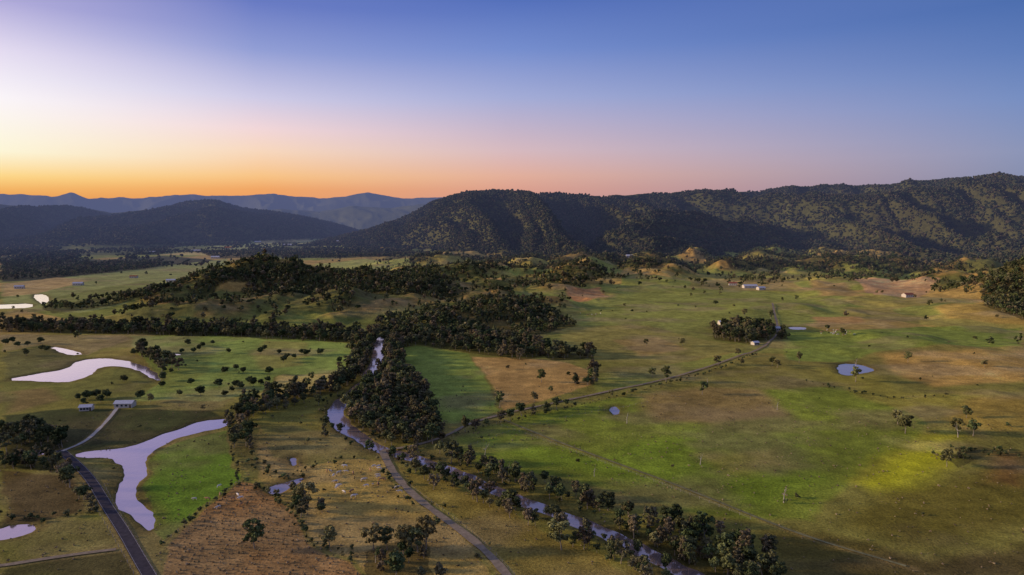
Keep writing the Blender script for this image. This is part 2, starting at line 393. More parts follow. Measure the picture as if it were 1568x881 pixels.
n2=noise(N,L,.12,5,.65); f2=maprange(N,L,n2.outputs[0],.3,.7,.72,1.28)
c=mulcol(N,L,mulcol(N,L,a.outputs['Color'],f1),f2)
L.new(c,b.inputs['Base Color'])
bm=N.new('ShaderNodeBump'); bm.inputs['Strength'].default_value=.8; bm.inputs['Distance'].default_value=.6; L.new(n1.outputs[0],bm.inputs['Height']); L.new(bm.outputs[0],b.inputs['Normal'])
me.materials.append(mt)
def simple(name,col,var=.25,scale=1.5,rough=.9,haze=False):
    mt,N,L,b=newmat(name,haze); n=noise(N,L,scale,5,.65); f=maprange(N,L,n.outputs[0],.3,.7,1-var,1+var)
    r=N.new('ShaderNodeRGB'); r.outputs[0].default_value=(*col,1); L.new(mulcol(N,L,r.outputs[0],f),b.inputs['Base Color']); b.inputs['Roughness'].default_value=rough; return mt
M_asph=simple('asphalt',(.06,.052,.058),.3,.6); M_grav=simple('gravel',(.27,.21,.14),.3,.5); M_pale=simple('pale_gravel',(.42,.38,.32),.2,.5); M_track=simple('dirt_track',(.22,.20,.09),.4,.3)
M_line=simple('road_paint',(.45,.42,.38),.3,2)
def water_mat(nm,col,met):
    mt,N,L,b=newmat(nm,False)
    b.inputs['Base Color'].default_value=(*col,1); b.inputs['Roughness'].default_value=.10; b.inputs['Metallic'].default_value=met
    n=noise(N,L,.35,3,.5); bm=N.new('ShaderNodeBump'); bm.inputs['Strength'].default_value=.25; bm.inputs['Distance'].default_value=.15; L.new(n.outputs[0],bm.inputs['Height']); L.new(bm.outputs[0],b.inputs['Normal'])
    return mt
M_wl=water_mat('lagoon_water',(.88,.68,.61),.85); M_wr=water_mat('muddy_water',(.60,.44,.37),.75)
# ------------------------------------------------------------------ mesh helpers
def mesh_obj(name,V,Fc,mats,midx=None,link=True,smooth=False,attr=None):
    me=bpy.data.meshes.new(name); me.from_pydata([tuple(map(float,v)) for v in V],[],[tuple(int(i) for i in f) for f in Fc]); 
    for mt in mats: me.materials.append(mt)
    if midx is not None: me.polygons.foreach_set('material_index',np.array(midx,np.int32))
    if smooth: me.polygons.foreach_set('use_smooth',np.ones(len(me.polygons),bool))
    me.update()
    ob=bpy.data.objects.new(name,me)
    if link: scene.collection.objects.link(ob)
    return ob
WZ=-.75
def ribbon(P,w):
    d=np.gradient(P,axis=0); d/=np.linalg.norm(d,axis=1,keepdims=True)+1e-9; n=np.stack([-d[:,1],d[:,0]],1)
    return P+n*w/2,P-n*w/2
a_,b_=ribbon(RIVER,22)
V=[(*p,WZ) for p in a_]+[(*p,WZ) for p in b_]; n_=len(RIVER)
mesh_obj('river_water',V,[(i,i+n_,i+n_+1,i+1) for i in range(n_-1)],[M_wr])
import bmesh
for P,kk_ in POLYW:
    d=np.roll(P,-1,0)-np.roll(P,1,0); d/=np.linalg.norm(d,axis=1,keepdims=True)+1e-9; n=np.stack([d[:,1],-d[:,0]],1)
    area=.5*np.sum(P[:,0]*np.roll(P[:,1],-1)-np.roll(P[:,0],-1)*P[:,1])
    if area<0: n=-n
    G=P+n*2.6
    bm=bmesh.new(); vs=[bm.verts.new((p[0],p[1],WZ+.02)) for p in G]; f=bm.faces.new(vs); bmesh.ops.triangulate(bm,faces=[f])
    me_=bpy.data.meshes.new('pond_water'); bm.to_mesh(me_); bm.free(); me_.materials.append(M_wl if kk_ else M_wr)
    ob=bpy.data.objects.new('pond_water',me_); scene.collection.objects.link(ob)
def resample(P,step):
    s=np.concatenate([[0],np.cumsum(np.linalg.norm(np.diff(P,axis=0),axis=1))]); t=np.arange(0,s[-1],step)
    return np.stack([np.interp(t,s,P[:,0]),np.interp(t,s,P[:,1])],1)
for n,P,w,k in RL:
    Q=resample(P,3.0); cols=5; d=np.gradient(Q,axis=0); d/=np.linalg.norm(d,axis=1,keepdims=True)+1e-9; nn=np.stack([-d[:,1],d[:,0]],1)
    off=np.linspace(-w/2,w/2,cols)
    wob=(vn(Q[:,0]/6,Q[:,1]/6,2)-.5)*(.0 if k=='asph' else .5)
    W=Q[:,None,:]+nn[:,None,:]*(off[None,:,None]*(1+wob[:,None,None]))
    lift=.16 if k!='track' else .1
    Z=height(W[...,0].ravel(),W[...,1].ravel()).reshape(W.shape[:2]); Z=np.maximum(Z,-.2)+lift+ (Q[:,1]/1500.)[:,None]
    V=np.concatenate([W,Z[...,None]],2).reshape(-1,3); r=len(Q)
    Fc=[(i*cols+j,i*cols+j+1,(i+1)*cols+j+1,(i+1)*cols+j) for i in range(r-1) for j in range(cols-1)]
    mesh_obj(n,V,Fc,[{'asph':M_asph,'grav':M_grav,'pale':M_pale,'track':M_track}[k]],smooth=True)
    if k=='asph':
        for s_ in (-w/2+.3,w/2-.3):
            V=[]
            for i in range(r):
                zz=Z[i].max()+.03
                a0=Q[i]+nn[i]*(s_-.05); b0=Q[i]+nn[i]*(s_+.05); V+=[(*a0,zz),(*b0,zz)]
            Fc=[(2*i,2*i+1,2*i+3,2*i+2) for i in range(r-1)]
            mesh_obj('road_edge_line',V,Fc,[M_line])
# ------------------------------------------------------------------ trees
def leaf_mat(name,c1,c2,v=.4):
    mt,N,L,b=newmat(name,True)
    o=N.new('ShaderNodeObjectInfo'); at=N.new('ShaderNodeAttribute'); at.attribute_name='tint'
    mx=N.new('ShaderNodeMix'); mx.data_type='RGBA'; mx.inputs['A'].default_value=(*c1,1); mx.inputs['B'].default_value=(*c2,1); L.new(o.outputs['Random'],mx.inputs['Factor'])
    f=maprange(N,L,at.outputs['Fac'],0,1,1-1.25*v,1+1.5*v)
    m2=N.new('ShaderNodeMath'); m2.operation='MULTIPLY'; m2.inputs[1].default_value=7.31; L.new(o.outputs['Random'],m2.inputs[0])
    m3=N.new('ShaderNodeMath'); m3.operation='FRACT'; L.new(m2.outputs[0],m3.inputs[0])
    g=maprange(N,L,m3.outputs[0],0,1,1-v,1+v)
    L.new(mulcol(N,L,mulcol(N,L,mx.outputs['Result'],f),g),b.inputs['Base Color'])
    b.inputs['Roughness'].default_value=.75
    return mt
L_gum=leaf_mat('gum_leaves',(.09,.118,.04),(.155,.13,.056))
L_dark=leaf_mat('dark_leaves',(.046,.066,.025),(.078,.084,.034))
L_riv=leaf_mat('casuarina_leaves',(.078,.088,.04),(.145,.11,.062))
L_mtn=leaf_mat('mountain_leaves',(.062,.084,.040),(.115,.092,.054),.22)
L_mtd=leaf_mat('mountain_dark_leaves',(.045,.066,.034),(.075,.078,.042),.22)
L_bush=leaf_mat('tussock_leaves',(.24,.2,.1),(.36,.27,.16))
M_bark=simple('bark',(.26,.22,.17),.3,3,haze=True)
M_bone=simple('dead_wood',(.42,.38,.33),.2,3)
def tube(V,Fc,MI,p0,p1,r0,r1,k=5):
    p0=np.array(p0,float);p1=np.array(p1,float); d=p1-p0; d/=np.linalg.norm(d)+1e-9
    a=np.cross(d,[0,0,1.]); 
    if np.linalg.norm(a)<1e-3: a=np.array([1.,0,0])
    a/=np.linalg.norm(a); b=np.cross(d,a); s=len(V)
    for p,r in ((p0,r0),(p1,r1)):
        for i in range(k):
            t=2*math.pi*i/k; V.append(p+(a*math.cos(t)+b*math.sin(t))*r)
    for i in range(k): Fc.append((s+i,s+(i+1)%k,s+k+(i+1)%k,s+k+i)); MI.append(0)
def make_tree(name,h,cw,cb,ncl,nl,ls,style,leafm,seed,barkm=None,rc=None):
    r=np.random.RandomState(seed); V=[];Fc=[];MI=[]
    bx,by=r.randn(2)*.04*h; tr=h*.022+.06
    top=h*(.55 if style!='cone' else .9)
    p=[np.array([0,0,-.6]),np.array([bx*.4,by*.4,h*cb*.6]),np.array([bx,by,h*cb+.5]),np.array([bx*1.3,by*1.3,top])]
    for i in range(3): tube(V,Fc,MI,p[i],p[i+1],tr*(1-i*.25),tr*(1-(i+1)*.25),6)
    cl=[]
    for i in range(ncl):
        if style=='cone':
            t=(i+.5)/ncl; zc=h*(cb+(1-cb)*t*.92); rad=cw*.5*(1-t)**.45*(.4+.6*r.rand()); th=r.rand()*6.28; c=np.array([bx+rad*math.cos(th),by+rad*math.sin(th),zc]); rr=cw*.25*(1-.35*t)*(.7+.6*r.rand())
        elif style=='round':
            u=r.randn(3); u/=np.linalg.norm(u); q=r.rand()**.4; u[2]=u[2]*.9
            c=np.array([bx,by,h*(cb+(1-cb)*.5)])+u*q*np.array([cw*.36,cw*.36,h*(1-cb)*.34]); rr=cw*.19*(.7+.6*r.rand())
        else:
            th=r.rand()*6.28; q=r.rand()**.5; t=r.rand(); zc=h*(cb+(1-cb)*(.15+.8*t)); rad=cw*.46*q*(1-.55*abs(t-.45)); c=np.array([bx+rad*math.cos(th),by+rad*math.sin(th),zc]); rr=cw*.145*(.6+.8*r.rand())
        cl.append((c,rr))
    if rc!=0:
        for c,rr in cl[:max(4,ncl//2)]:
            s=p[1]+(p[3]-p[1])*(.25+.7*r.rand())
            if s[2]>c[2]: s=p[1]+(p[3]-p[1])*.1
            tube(V,Fc,MI,s,c,tr*.42,tr*.12,4)
    tints=[.5]*len(V)
    for c,rr in cl:
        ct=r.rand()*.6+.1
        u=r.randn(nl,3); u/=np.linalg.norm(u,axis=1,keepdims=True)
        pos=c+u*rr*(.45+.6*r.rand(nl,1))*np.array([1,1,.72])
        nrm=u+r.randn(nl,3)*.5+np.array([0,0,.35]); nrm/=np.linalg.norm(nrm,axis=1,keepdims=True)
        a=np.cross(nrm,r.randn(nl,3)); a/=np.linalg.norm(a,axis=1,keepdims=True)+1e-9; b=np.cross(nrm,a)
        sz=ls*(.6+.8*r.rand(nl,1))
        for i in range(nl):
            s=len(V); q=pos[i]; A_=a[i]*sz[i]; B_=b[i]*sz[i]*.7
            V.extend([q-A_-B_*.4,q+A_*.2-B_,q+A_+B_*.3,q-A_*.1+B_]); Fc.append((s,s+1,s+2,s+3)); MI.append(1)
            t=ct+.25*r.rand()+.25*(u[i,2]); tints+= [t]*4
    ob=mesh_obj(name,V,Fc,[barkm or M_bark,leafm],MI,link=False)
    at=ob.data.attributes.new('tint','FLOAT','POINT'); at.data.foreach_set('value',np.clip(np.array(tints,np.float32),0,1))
    return ob
def coll(name,obs):
    c=bpy.data.collections.new(name)
    for o in obs: c.objects.link(o)
    return c
near_gum=[make_tree('gum_proto_%d'%i,11+i,9,.30,22,52,.5,'open',L_gum,10+i) for i in range(3)]
near_round=[make_tree('fig_proto_%d'%i,8+.5*i,8.5,.14,22,50,.5,'round',L_dark,20+i) for i in range(3)]
near_cas=[make_tree('cas_proto_0',12.5,6.4,.1,16,48,.5,'cone',L_riv,30)]+[make_tree('cas_proto_%d'%(i+2),10.5+i,8,.15,20,46,.5,'round',[L_riv,L_gum,L_dark][i],36+i) for i in range(3)]+[make_tree('cas_proto_%d'%(5+i),11.+i,8.5,.25,20,46,.5,'open',[L_dark,L_riv][i],39+i) for i in range(2)]
mid_h=[make_tree('hill_proto_%d'%i,8.5+i,8.5,.12,10,20,.9,['round','open','round','open'][i],[L_dark,L_gum,L_riv,L_dark][i],50+i) for i in range(4)]
far_m=[make_tree('mtn_proto_%d'%i,9.5+i,10,.05,6,13,1.7,'round',L_mtn if i!=1 else L_mtd,60+i,rc=0) for i in range(3)]
dead=[make_tree('dead_proto_%d'%i,9,6,.3,9,3,.35,'open',L_gum,70+i,M_bone) for i in range(2)]
bush=[make_tree('bush_proto_%d'%i,1.0,1.5,.0,4,9,.28,'round',L_bush,80+i,rc=0) for i in range(2)]
shrub=[make_tree('shrub_proto_%d'%i,2.6,3.0,.0,7,22,.35,'round',[L_gum,L_dark][i],90+i,rc=0) for i in range(2)]
def scatter(name,pts,sc,cl,sz_sd=.2):
    n=len(pts)
    me=bpy.data.meshes.new(name); me.vertices.add(n); me.vertices.foreach_set('co',np.asarray(pts,np.float32).ravel())
    k=len(cl.objects)
    a=me.attributes.new('kind','INT','POINT'); a.data.foreach_set('value',rs.randint(0,k,n).astype(np.int32))
    a=me.attributes.new('rot','FLOAT_VECTOR','POINT'); rr=np.stack([rs.randn(n)*.05,rs.randn(n)*.05,rs.rand(n)*6.28],1).astype(np.float32); a.data.foreach_set('vector',rr.ravel())
    s=(np.asarray(sc)*np.clip(1+rs.randn(n)*sz_sd,.5,1.6)); s3=np.stack([s*(1+rs.randn(n)*.08),s*(1+rs.randn(n)*.08),s*(1+rs.randn(n)*.1)],1).astype(np.float32)
    a=me.attributes.new('siz','FLOAT_VECTOR','POINT'); a.data.foreach_set('vector',s3.ravel())
    ob=bpy.data.objects.new(name,me); scene.collection.objects.link(ob)
    g=bpy.data.node_groups.new(name+'_nodes','GeometryNodeTree'); g.interface.new_socket('Geometry',in_out='INPUT',socket_type='NodeSocketGeometry'); g.interface.new_socket('Geometry',in_out='OUTPUT',socket_type='NodeSocketGeometry')
    N=g.nodes; L=g.links; gi=N.new('NodeGroupInput'); go=N.new('NodeGroupOutput'); ip=N.new('GeometryNodeInstanceOnPoints')
    ci=N.new('GeometryNodeCollectionInfo'); ci.inputs['Collection'].default_value=cl; ci.inputs['Separate Children'].default_value=True; ci.inputs['Reset Children'].default_value=True
    def na(nm,t):
        q=N.new('GeometryNodeInputNamedAttribute'); q.data_type=t; q.inputs['Name'].default_value=nm; return q.outputs['Attribute']
    L.new(gi.outputs[0],ip.inputs['Points']); L.new(ci.outputs[0],ip.inputs['Instance']); ip.inputs['Pick Instance'].default_value=True
    L.new(na('kind','INT'),ip.inputs['Instance Index']); L.new(na('rot','FLOAT_VECTOR'),ip.inputs['Rotation']); L.new(na('siz','FLOAT_VECTOR'),ip.inputs['Scale'])
    L.new(ip.outputs[0],go.inputs[0])
    md=ob.modifiers.new('instances','NODES'); md.node_group=g
    return ob
def put(xy,dz=-.1):
    xy=np.asarray(xy); z=height(xy[:,0],xy[:,1]); return np.concatenate([xy,z[:,None]+dz],1)
def clear(xy,wd=.8,rdm=1.5):
    s=water_sd(xy[:,0],xy[:,1]); r=road_dist(xy[:,0],xy[:,1]); return xy[(s>wd)&(r>rdm)]
def fillpoly(P,sp_):
    lo=P.min(0); hi=P.max(0); gx,gy=np.meshgrid(np.arange(lo[0],hi[0],sp_),np.arange(lo[1],hi[1],sp_)); q=np.stack([gx.ravel(),gy.ravel()],1)+(rs.rand(gx.size,2)-.5)*sp_*1.1
    return q[inpoly(q[:,0],q[:,1],P)]
C_cas=coll('riverside_trees',near_cas); C_mid=coll('hill_trees',mid_h); C_far=coll('mountain_trees',far_m); C_gum=coll('gum_trees',near_gum); C_bush=coll('tussocks',bush); C_shr=coll('shrubs',shrub)
riv=[];hil=[]
for k,P,s in WP:
    q=fillpoly(P,s)
    if k=='river': riv.append(q)
    else: hil.append(q[fbm(q[:,0]/45,q[:,1]/45,3,3)>.38])
def line_trees(pts,step,spread,sm=2,h=True):
    P=smooth_line(hit(pts) if h else pts,sm); Q=resample(P,step); return Q+rs.randn(len(Q),2)*spread
RV=RIVER
q=line_trees(RV,2.0,7.5,0,False); q=q[water_sd(q[:,0],q[:,1])>1.8]
riv.append(q)
for pts,st,spd in [([(0,502),(180,506),(350,511),(540,520)],4,3),([(215,540),(235,552),(262,568)],4,2.5),([(700,708),(800,740),(900,776),(1000,806),(1100,834),(1180,856)],2.2,3.0),
    ([(660,732),(760,780),(860,820),(960,870),(1000,895)],5,2.0),([(350,652),(380,640),(460,618)],3.5,2.5),([(880,590),(900,592),(918,575),(912,568)],6,2),
    ([(690,668),(780,645),(850,628),(880,622)],9,1.2),([(100,740),(130,770),(140,790)],5,2),([(0,716),(60,718),(110,730)],6,2),([(455,762),(470,790),(500,782),(510,775)],5,2.5),([(365,655),(380,675),(370,690)],5,3)]:
    riv.append(line_trees(pts,st,spd))
riv=clear(np.concatenate(riv),1.0,2.0); riv=riv[riv[:,1]>150]
scatter('river_woodland',put(riv),np.where(riv[:,1]<335,.58,np.where(riv[:,1]<430,.68,.82)),C_cas,.25)
def polar(n,ra,rb,aa,ab):
    r=np.sqrt(rs.rand(n)*(rb*rb-ra*ra)+ra*ra); a=np.radians(aa+rs.rand(n)*(ab-aa)); return np.stack([r*np.sin(a),r*np.cos(a)],1)
q=polar(66000,740,2300,-46,46); n_=fbm(q[:,0]/75,q[:,1]/75,6,4); zz,m_,l_,_,_,K_,sd_=height(q[:,0],q[:,1],True)
hilly=sst(2.5,9,K_)
foot=sst(1100,1500,q[:,1])*sst(-.25,-.05,q[:,0]/q[:,1])
prob=.0025+hilly*(.10+.65*sst(.47,.58,n_))+foot*(.05+.5*sst(.48,.6,n_))*.7
hil.append(q[(rs.rand(len(q))<prob)&(m_<8)])
hil=clear(np.concatenate(hil),1,2); scatter('hill_woodland',put(hil),np.full(len(hil),.74),C_mid,.3)
q=polar(175000,1300,3300,-23,43); zz,m_,l_,t_,n_,K_,sd_=height(q[:,0],q[:,1],True)
pr=sst(2,12,m_)*(t_<.999)
q=q[(rs.rand(len(q))<pr)]; 
scatter('mountain_forest',np.concatenate([q,height(q[:,0],q[:,1])[:,None]-.8],1),np.full(len(q),.92),C_far,.22)
nm_=len(q)
q=polar(42000,2300,5200,-46,-8); zz,m_,l_,t_,n_,K_,sd_=height(q[:,0],q[:,1],True)
pr=np.clip(sst(3,22,l_)+.7*sst(.5,.56,fbm(q[:,0]/260,q[:,1]/420,7,3)),0,1); q=q[rs.rand(len(q))<pr]
scatter('distant_forest',put(q,-1),np.full(len(q),1.15),C_far,.25)
q=polar(11000,1900,3600,-46,6); n_=fbm(q[:,0]/200,q[:,1]/160,5,3); q=q[(rs.rand(len(q))<.03+.9*sst(.52,.57,n_))]; _,m_,l_,_,_,_,_=height(q[:,0],q[:,1],True); q=q[(m_<10)]
scatter('valley_woodland',put(q,-.3),np.full(len(q),.9),C_far,.25)
q=polar(240,450,1500,-40,44); q=clear(q,3,3); q=q[(fbm(q[:,0]/90,q[:,1]/90,1,2)>.5)]; q=q[~inpoly(q[:,0],q[:,1],FP[iLEFT][0])]
scatter('pasture_trees',put(q),np.full(len(q),.55),C_gum,.3)
def single(name,protos,uv,s,jit=.2):
    xy=hit(uv); P=put(xy)
    for i,p in enumerate(P):
        ob=bpy.data.objects.new(name,random.choice(protos).data); ob.location=p; k=s*(1+random.uniform(-jit,jit)); ob.scale=(k*random.uniform(.9,1.1),k*random.uniform(.9,1.1),k); ob.rotation_euler=(0,0,random.random()*6.28); scene.collection.objects.link(ob)
figs=[(288,530),(296,540),(311,532),(326,528),(305,537),(350,541),(278,541),(399,542),(405,537),(428,543),(434,555),(450,549),(439,550),(462,543),(491,543),(345,572),(362,567),(373,572),(400,590),(410,585),(412,574),(388,592),(355,600),(361,592),(336,594),(307,606),(292,590),(275,606),(248,592),(262,572),(236,553),(228,546),(221,541),(252,570),(250,583),(382,588),(368,596),(8,528),(28,532),(42,530),(62,527),(64,536),(20,526),(72,538),(190,585),(155,617),(135,612),(120,613),(128,620),(147,610),(163,610),(215,610),(470,545),(520,556),(418,598),(345,607)]
single('paddock_tree',near_round,figs,.72,.25)
gums=[(572,842),(630,838),(640,846),(652,842),(618,848),(472,778),(455,772),(818,616),(765,625),(1000,578),(1020,585),(1375,650),(1467,665),(1490,668),(1386,664),(1182,560),(1100,560),(990,530),(1045,530),(1180,490),(860,842),(1450,715),(1480,640),(505,838),(390,840),(1290,515),(1140,485),(1390,555),(1310,585),(1130,545),(40,545),(1075,605)]
single('gum_tree',near_gum,gums,.8,.25)
single('dead_gum_tree',dead,[(780,728),(1072,712),(1190,628),(1083,592),(1467,670),(960,648),(742,700),(910,730),(1310,560),(1200,770),(575,862)],.85,.25)
t=np.concatenate([fillpoly(FP[iBROWN][0],2.4),fillpoly(FP[iTAN][0],7),polar(2500,220,480,-42,42)]); t=clear(t,.5,.6); t=t[(t[:,1]>150)]
scatter('grass_tussocks',put(t,-.1),np.full(len(t),.55),C_bush,.35)
t=np.concatenate([polar(120,230,900,-42,42),line_trees(RV,1.4,8,0,False),line_trees([(597,716),(614,740),(640,765),(680,795),(720,824),(755,856),(778,884)],2,3.5),line_trees([(366,738),(400,748),(430,766),(460,800),(480,830),(540,860)],2,1.5),line_trees([(385,700),(410,722),(430,740),(470,722),(500,705)],2,2.5),line_trees([(0,790),(60,798),(120,786),(160,785)],3,1.5),line_trees([(610,742),(650,772),(700,808),(745,846),(785,890)],2.2,1.2),
  line_trees([(352,650),(354,690),(366,737),(330,765),(290,800),(245,836)],4,.8),line_trees([(1440,700),(1500,690),(1560,700)],1.5,3),line_trees([(1240,585),(1300,600),(1380,612),(1450,606)],4,2),line_trees([(690,668),(780,645),(930,611),(1060,580),(1165,542)],4,1.0)]); t=clear(t,.3,1.2); t=t[t[:,1]>150]
scatter('bank_shrubs',put(t,-.05),np.full(len(t),.7),C_shr,.4)
# ------------------------------------------------------------------ fences
M_post=simple('fence_post_wood',(.34,.30,.25),.2,3)
def fence(pts):
    P=put(resample(smooth_line(hit(pts),1),5.0),0); V=[];Fc=[]
    for i,p in enumerate(P):
        s=len(V); h=1.25
        for zz in (-.3,h):
            for a,b_ in ((-.07,-.07),(.07,-.07),(.07,.07),(-.07,.07)): V.append((p[0]+a,p[1]+b_,p[2]+zz))
        Fc+=[(s,s+1,s+5,s+4),(s+1,s+2,s+6,s+5),(s+2,s+3,s+7,s+6),(s+3,s,s+4,s+7),(s+4,s+5,s+6,s+7)]
        if i:
            o=P[i-1]
            for hh in (.5,.8,1.1):
                s=len(V)
                V+= [(o[0],o[1],o[2]+hh-.012),(p[0],p[1],p[2]+hh-.012),(p[0],p[1],p[2]+hh+.012),(o[0],o[1],o[2]+hh+.012)]; Fc.append((s,s+1,s+2,s+3))
    mesh_obj('wire_fence',V,Fc,[M_post])
for f_ in [[(128,745),(150,785),(180,835),(205,880)],[(160,745),(185,790),(220,850),(245,890)],[(608,730),(650,762),(700,798),(745,835),(790,885)],[(700,690),(800,655),(900,632),(1000,615)],[(760,650),(830,674),(920,708),(1040,752),(1150,796)],[(366,738),(330,765),(290,800),(245,838)]]: fence(f_)
# ------------------------------------------------------------------ farm buildings
M_wall=simple('weatherboard',(.55,.5,.42),.1,3); M_roof=simple('tin_roof',(.5,.5,.52),.15,1,.45); M_red=simple('rust_roof',(.28,.1,.06),.2,1); M_glass=simple('window_glass',(.04,.05,.06),.1,2,.15); M_door=simple('door_paint',(.12,.08,.06),.1,2)
def box(nm,par,cx,cy,cz,sx,sy,sz,mt):
    v=[(cx+a*sx/2,cy+b*sy/2,cz+c*sz/2) for a in(-1,1) for b in(-1,1) for c in(-1,1)]
    f=[(0,1,3,2),(4,6,7,5),(0,4,5,1),(2,3,7,6),(0,2,6,4),(1,5,7,3)]; o=mesh_obj(nm,v,f,[mt]); o.parent=par; return o
def building(name,uv,w,d,h,rot,roofm):
    p=put(hit([uv]))[0]; e=bpy.data.objects.new(name,None); e.location=p; e.rotation_euler=(0,0,rot); scene.collection.objects.link(e)
    box('walls',e,0,0,h/2-.3,w,d,h+.6,M_wall); r=h+d*.22; o=.5
    V=[(-w/2-o,-d/2-o,h-.15),(w/2+o,-d/2-o,h-.15),(w/2+o,0,r),(-w/2-o,0,r),(-w/2-o,d/2+o,h-.15),(w/2+o,d/2+o,h-.15),(-w/2-o,-d/2-o,h-.02),(w/2+o,-d/2-o,h-.02),(w/2+o,0,r+.13),(-w/2-o,0,r+.13),(-w/2-o,d/2+o,h-.02),(w/2+o,d/2+o,h-.02)]
    Fc=[(0,3,2,1),(3,4,5,2),(6,7,8,9),(9,8,11,10),(0,1,7,6),(4,10,11,5),(1,2,8,7),(2,5,11,8),(0,6,9,3),(3,9,10,4)]
    mesh_obj('roof',V,Fc,[roofm]).parent=e
    V=[(-w/2,-d/2,h-.05),(-w/2,d/2,h-.05),(-w/2,0,r-.02),(w/2,-d/2,h-.05),(w/2,d/2,h-.05),(w/2,0,r-.02)]; mesh_obj('gables',V,[(0,2,1),(3,4,5)],[M_wall]).parent=e
    for i in range(3): box('window_%d'%(i+1),e,-w*.32+i*w*.25,-d/2-.02,h*.55,1.3,.08,1.2,M_glass)
    box('door',e,w*.4,-d/2-.02,1.05,1,.08,2.1,M_door)
for nm,uv,w,d,h,rot,rm in [('farm_house',(133,628),7,5,2.6,.2,M_roof),('farm_shed',(192,623),11,6,3,.05,M_roof),('farm_shed',(1148,441),24,10,4,.1,M_roof),('farm_house',(1122,437),14,9,4,-.2,M_red),('farm_shed',(1165,444),13,8,4,.3,M_roof),
   ('farm_house',(1108,497),11,8,3,.1,M_roof),('farm_house',(1156,528),6,5,2.5,.4,M_roof),('farm_shed',(1190,506),8,6,3,0,M_roof),('farm_house',(964,394),18,12,4,0,M_roof),('farm_shed',(440,377),40,16,6,0,M_roof),('farm_shed',(300,386),34,14,5,0,M_roof),('farm_house',(350,381),26,14,5,0,M_red),('farm_house',(1390,455),14,9,4,.2,M_red),('farm_shed',(262,432),16,8,4,.2,M_roof),('farm_house',(120,437),16,9,4,.2,M_roof),
   ('farm_house',(30,442),14,8,4,.3,M_roof),('farm_house',(205,426),14,8,4,.1,M_red),('farm_shed',(330,396),24,12,5,.1,M_roof),('farm_house',(235,388),24,12,5,.3,M_roof),('farm_shed',(395,372),30,14,6,.2,M_roof),('farm_house',(520,371),24,12,5,.2,M_roof),('farm_house',(582,384),16,10,4,.1,M_roof)]:
    building(nm,uv,w,d,h,rot,rm)
# ------------------------------------------------------------------ cattle
def cow(name,mt):
    J=[(-.9,0,1.25),(0,0,1.15),(.8,0,1.25),(1.25,0,1.3),(1.65,0,1.15),(1.95,0,.95),
       (-.95,.22,.85),(-1.05,.24,.45),(-.98,.24,0),(-.95,-.22,.85),(-1.05,-.24,.45),(-.98,-.24,0),
       (.8,.2,.8),(.82,.22,.42),(.8,.22,0),(.8,-.2,.8),(.82,-.22,.42),(.8,-.22,0),(-1.2,0,1.2),(-1.3,0,.6)]
    E=[(0,1),(1,2),(2,3),(3,4),(4,5),(0,6),(6,7),(7,8),(0,9),(9,10),(10,11),(2,12),(12,13),(13,14),(2,15),(15,16),(16,17),(0,18),(18,19)]
    Rr=[.34,.42,.36,.24,.18,.12,.16,.08,.07,.16,.08,.07,.15,.08,.07,.15,.08,.07,.06,.05]
    m=bpy.data.meshes.new(name); m.from_pydata(J,E,[]); o=bpy.data.objects.new(name,m); scene.collection.objects.link(o)
    o.modifiers.new('s','SKIN'); 
    for i,r in enumerate(Rr): m.skin_vertices[0].data[i].radius=(r,r)
    m.skin_vertices[0].data[1].use_root=True
    o.modifiers.new('u','SUBSURF').levels=1
    dg=bpy.context.evaluated_depsgraph_get(); n=bpy.data.meshes.new_from_object(o.evaluated_get(dg)); bpy.data.objects.remove(o)
    n.materials.clear(); n.materials.append(mt); return bpy.data.objects.new(name,n)
cows=coll('cattle',[cow('cow_pale',simple('pale_hide',(.62,.56,.46),.1,2)),cow('cow_tan',simple('tan_hide',(.35,.2,.11),.1,2)),cow('cow_cream',simple('cream_hide',(.7,.66,.6),.1,2))])
pt=np.concatenate([np.stack([rs.uniform(1255,1310,26),rs.uniform(506,514,26)],1),np.stack([rs.uniform(500,620,34),rs.uniform(712,765,34)],1),np.stack([rs.uniform(290,390,10),rs.uniform(740,780,10)],1),np.stack([rs.uniform(880,920,8),rs.uniform(480,486,8)],1)])
P=put(clear(hit(pt),2,2),0); P[:,2]+=.1
o=scatter('cattle_herd',P,np.full(len(P),.9),cows,.1)
o.data.attributes['rot'].data.foreach_set('vector',np.stack([np.zeros(len(P)),np.zeros(len(P)),rs.rand(len(P))*6.28],1).astype(np.float32).ravel())
# ------------------------------------------------------------------ sky and sun
SAZD=88.0; SAZ=math.radians(-SAZD); SEL=math.radians(12)
w=bpy.data.worlds.new("World"); scene.world=w; w.use_nodes=True; N=w.node_tree.nodes; L=w.node_tree.links
bg=N['Background']; out=N['World Output']
tc=N.new('ShaderNodeTexCoord'); sx=N.new('ShaderNodeSeparateXYZ'); L.new(tc.outputs['Generated'],sx.inputs[0])
def mth(op,a,b=None):
    n=N.new('ShaderNodeMath'); n.operation=op
    for i,v in enumerate((a,b)):
        if v is None: continue
        if isinstance(v,(int,float)): n.inputs[i].default_value=v
        else: L.new(v,n.inputs[i])
    return n.outputs[0]
xx,yy,zz=sx.outputs
hl=mth('SQRT',mth('ADD',mth('ADD',mth('MULTIPLY',xx,xx),mth('MULTIPLY',yy,yy)),1e-6))
dt=mth('DIVIDE',mth('ADD',mth('MULTIPLY',xx,math.sin(SAZ)),mth('MULTIPLY',yy,math.cos(SAZ))),hl)
de=mth('MULTIPLY',mth('ARCCOSINE',mth('MINIMUM',mth('MAXIMUM',dt,-1.0),1.0)),180/math.pi)
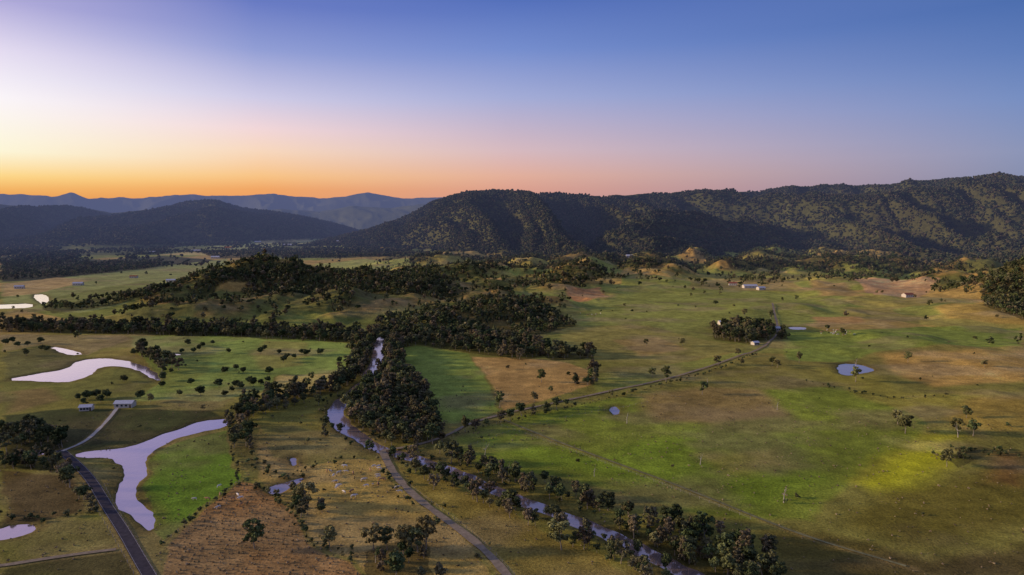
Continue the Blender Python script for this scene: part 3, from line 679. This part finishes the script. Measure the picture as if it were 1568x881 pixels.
def ramp(st):
    r=N.new('ShaderNodeValToRGB'); r.color_ramp.interpolation='LINEAR'; cr=r.color_ramp
    while len(cr.elements)>1: cr.elements.remove(cr.elements[0])
    cr.elements[0].position=st[0][0]; cr.elements[0].color=(*lin(st[0][1]),1)
    for p,c in st[1:]:
        e=cr.elements.new(p); e.color=(*lin(c),1)
    L.new(zz,r.inputs[0]); return r.outputs[0]
UP=[(.5,(118,132,188)),(1,(124,132,176))]
rA=ramp([(0,(215,140,80)),(.02,(228,152,80)),(.034,(244,180,98)),(.049,(255,217,135)),(.078,(255,250,220)),(.138,(255,250,253)),(.19,(234,224,244)),(.242,(182,174,220)),(.35,(160,156,204))]+UP)
rB=ramp([(0,(225,145,95)),(.04,(242,166,100)),(.057,(250,196,132)),(.091,(250,217,190)),(.12,(244,216,218)),(.16,(208,204,232)),(.22,(146,158,214)),(.276,(104,122,196))]+UP)
rC=ramp([(0,(200,145,140)),(.042,(220,160,142)),(.061,(228,175,155)),(.097,(216,186,192)),(.17,(165,173,216)),(.233,(118,142,207)),(.294,(84,112,188))]+UP)
rD=ramp([(0,(120,130,168)),(.034,(127,136,170)),(.049,(132,141,174)),(.078,(138,148,184)),(.138,(116,141,194)),(.19,(92,123,185)),(.242,(74,108,174))]+UP)
def mixc(a,b,lo,hi):
    r=N.new('ShaderNodeMapRange'); r.interpolation_type='LINEAR'; L.new(de,r.inputs[0]); r.inputs[1].default_value=lo; r.inputs[2].default_value=hi
    m=N.new('ShaderNodeMix'); m.data_type='RGBA'; L.new(r.outputs[0],m.inputs['Factor']); L.new(a,m.inputs['A']); L.new(b,m.inputs['B']); return m.outputs['Result']
c=mixc(mixc(mixc(rA,rB,SAZD-38,SAZD-20),rC,SAZD-20,SAZD),rD,SAZD,SAZD+37)
L.new(c,bg.inputs[0]); bg.inputs[1].default_value=.97
st=N.new('ShaderNodeTexSky'); st.sky_type='NISHITA'; st.sun_disc=False; st.sun_elevation=SEL; st.sun_rotation=SAZ
b2=N.new('ShaderNodeBackground'); L.new(st.outputs[0],b2.inputs[0]); b2.inputs[1].default_value=.003
ad=N.new('ShaderNodeAddShader'); L.new(bg.outputs[0],ad.inputs[0]); L.new(b2.outputs[0],ad.inputs[1]); L.new(ad.outputs[0],out.inputs[0])
sl=bpy.data.lights.new('sun','SUN'); sl.energy=3.9; sl.angle=math.radians(4); sl.color=(1,.76,.53)
so=bpy.data.objects.new('sun',sl); scene.collection.objects.link(so)
sv=Vector((math.sin(SAZ)*math.cos(SEL),math.cos(SAZ)*math.cos(SEL),math.sin(SEL))); so.rotation_euler=sv.to_track_quat('Z','Y').to_euler()
# ------------------------------------------------------------------ camera
cd=bpy.data.cameras.new('camera'); co=bpy.data.objects.new('camera',cd); scene.collection.objects.link(co); scene.camera=co
co.location=(0,0,CAMH); co.rotation_euler=(math.pi/2-PIT,0,0); cd.sensor_width=36; cd.lens=36*F/1568; cd.clip_start=1; cd.clip_end=90000
scene.view_settings.view_transform='Standard'; scene.view_settings.look='None'; scene.view_settings.exposure=0
print('done',time.time()-T0,nm_)
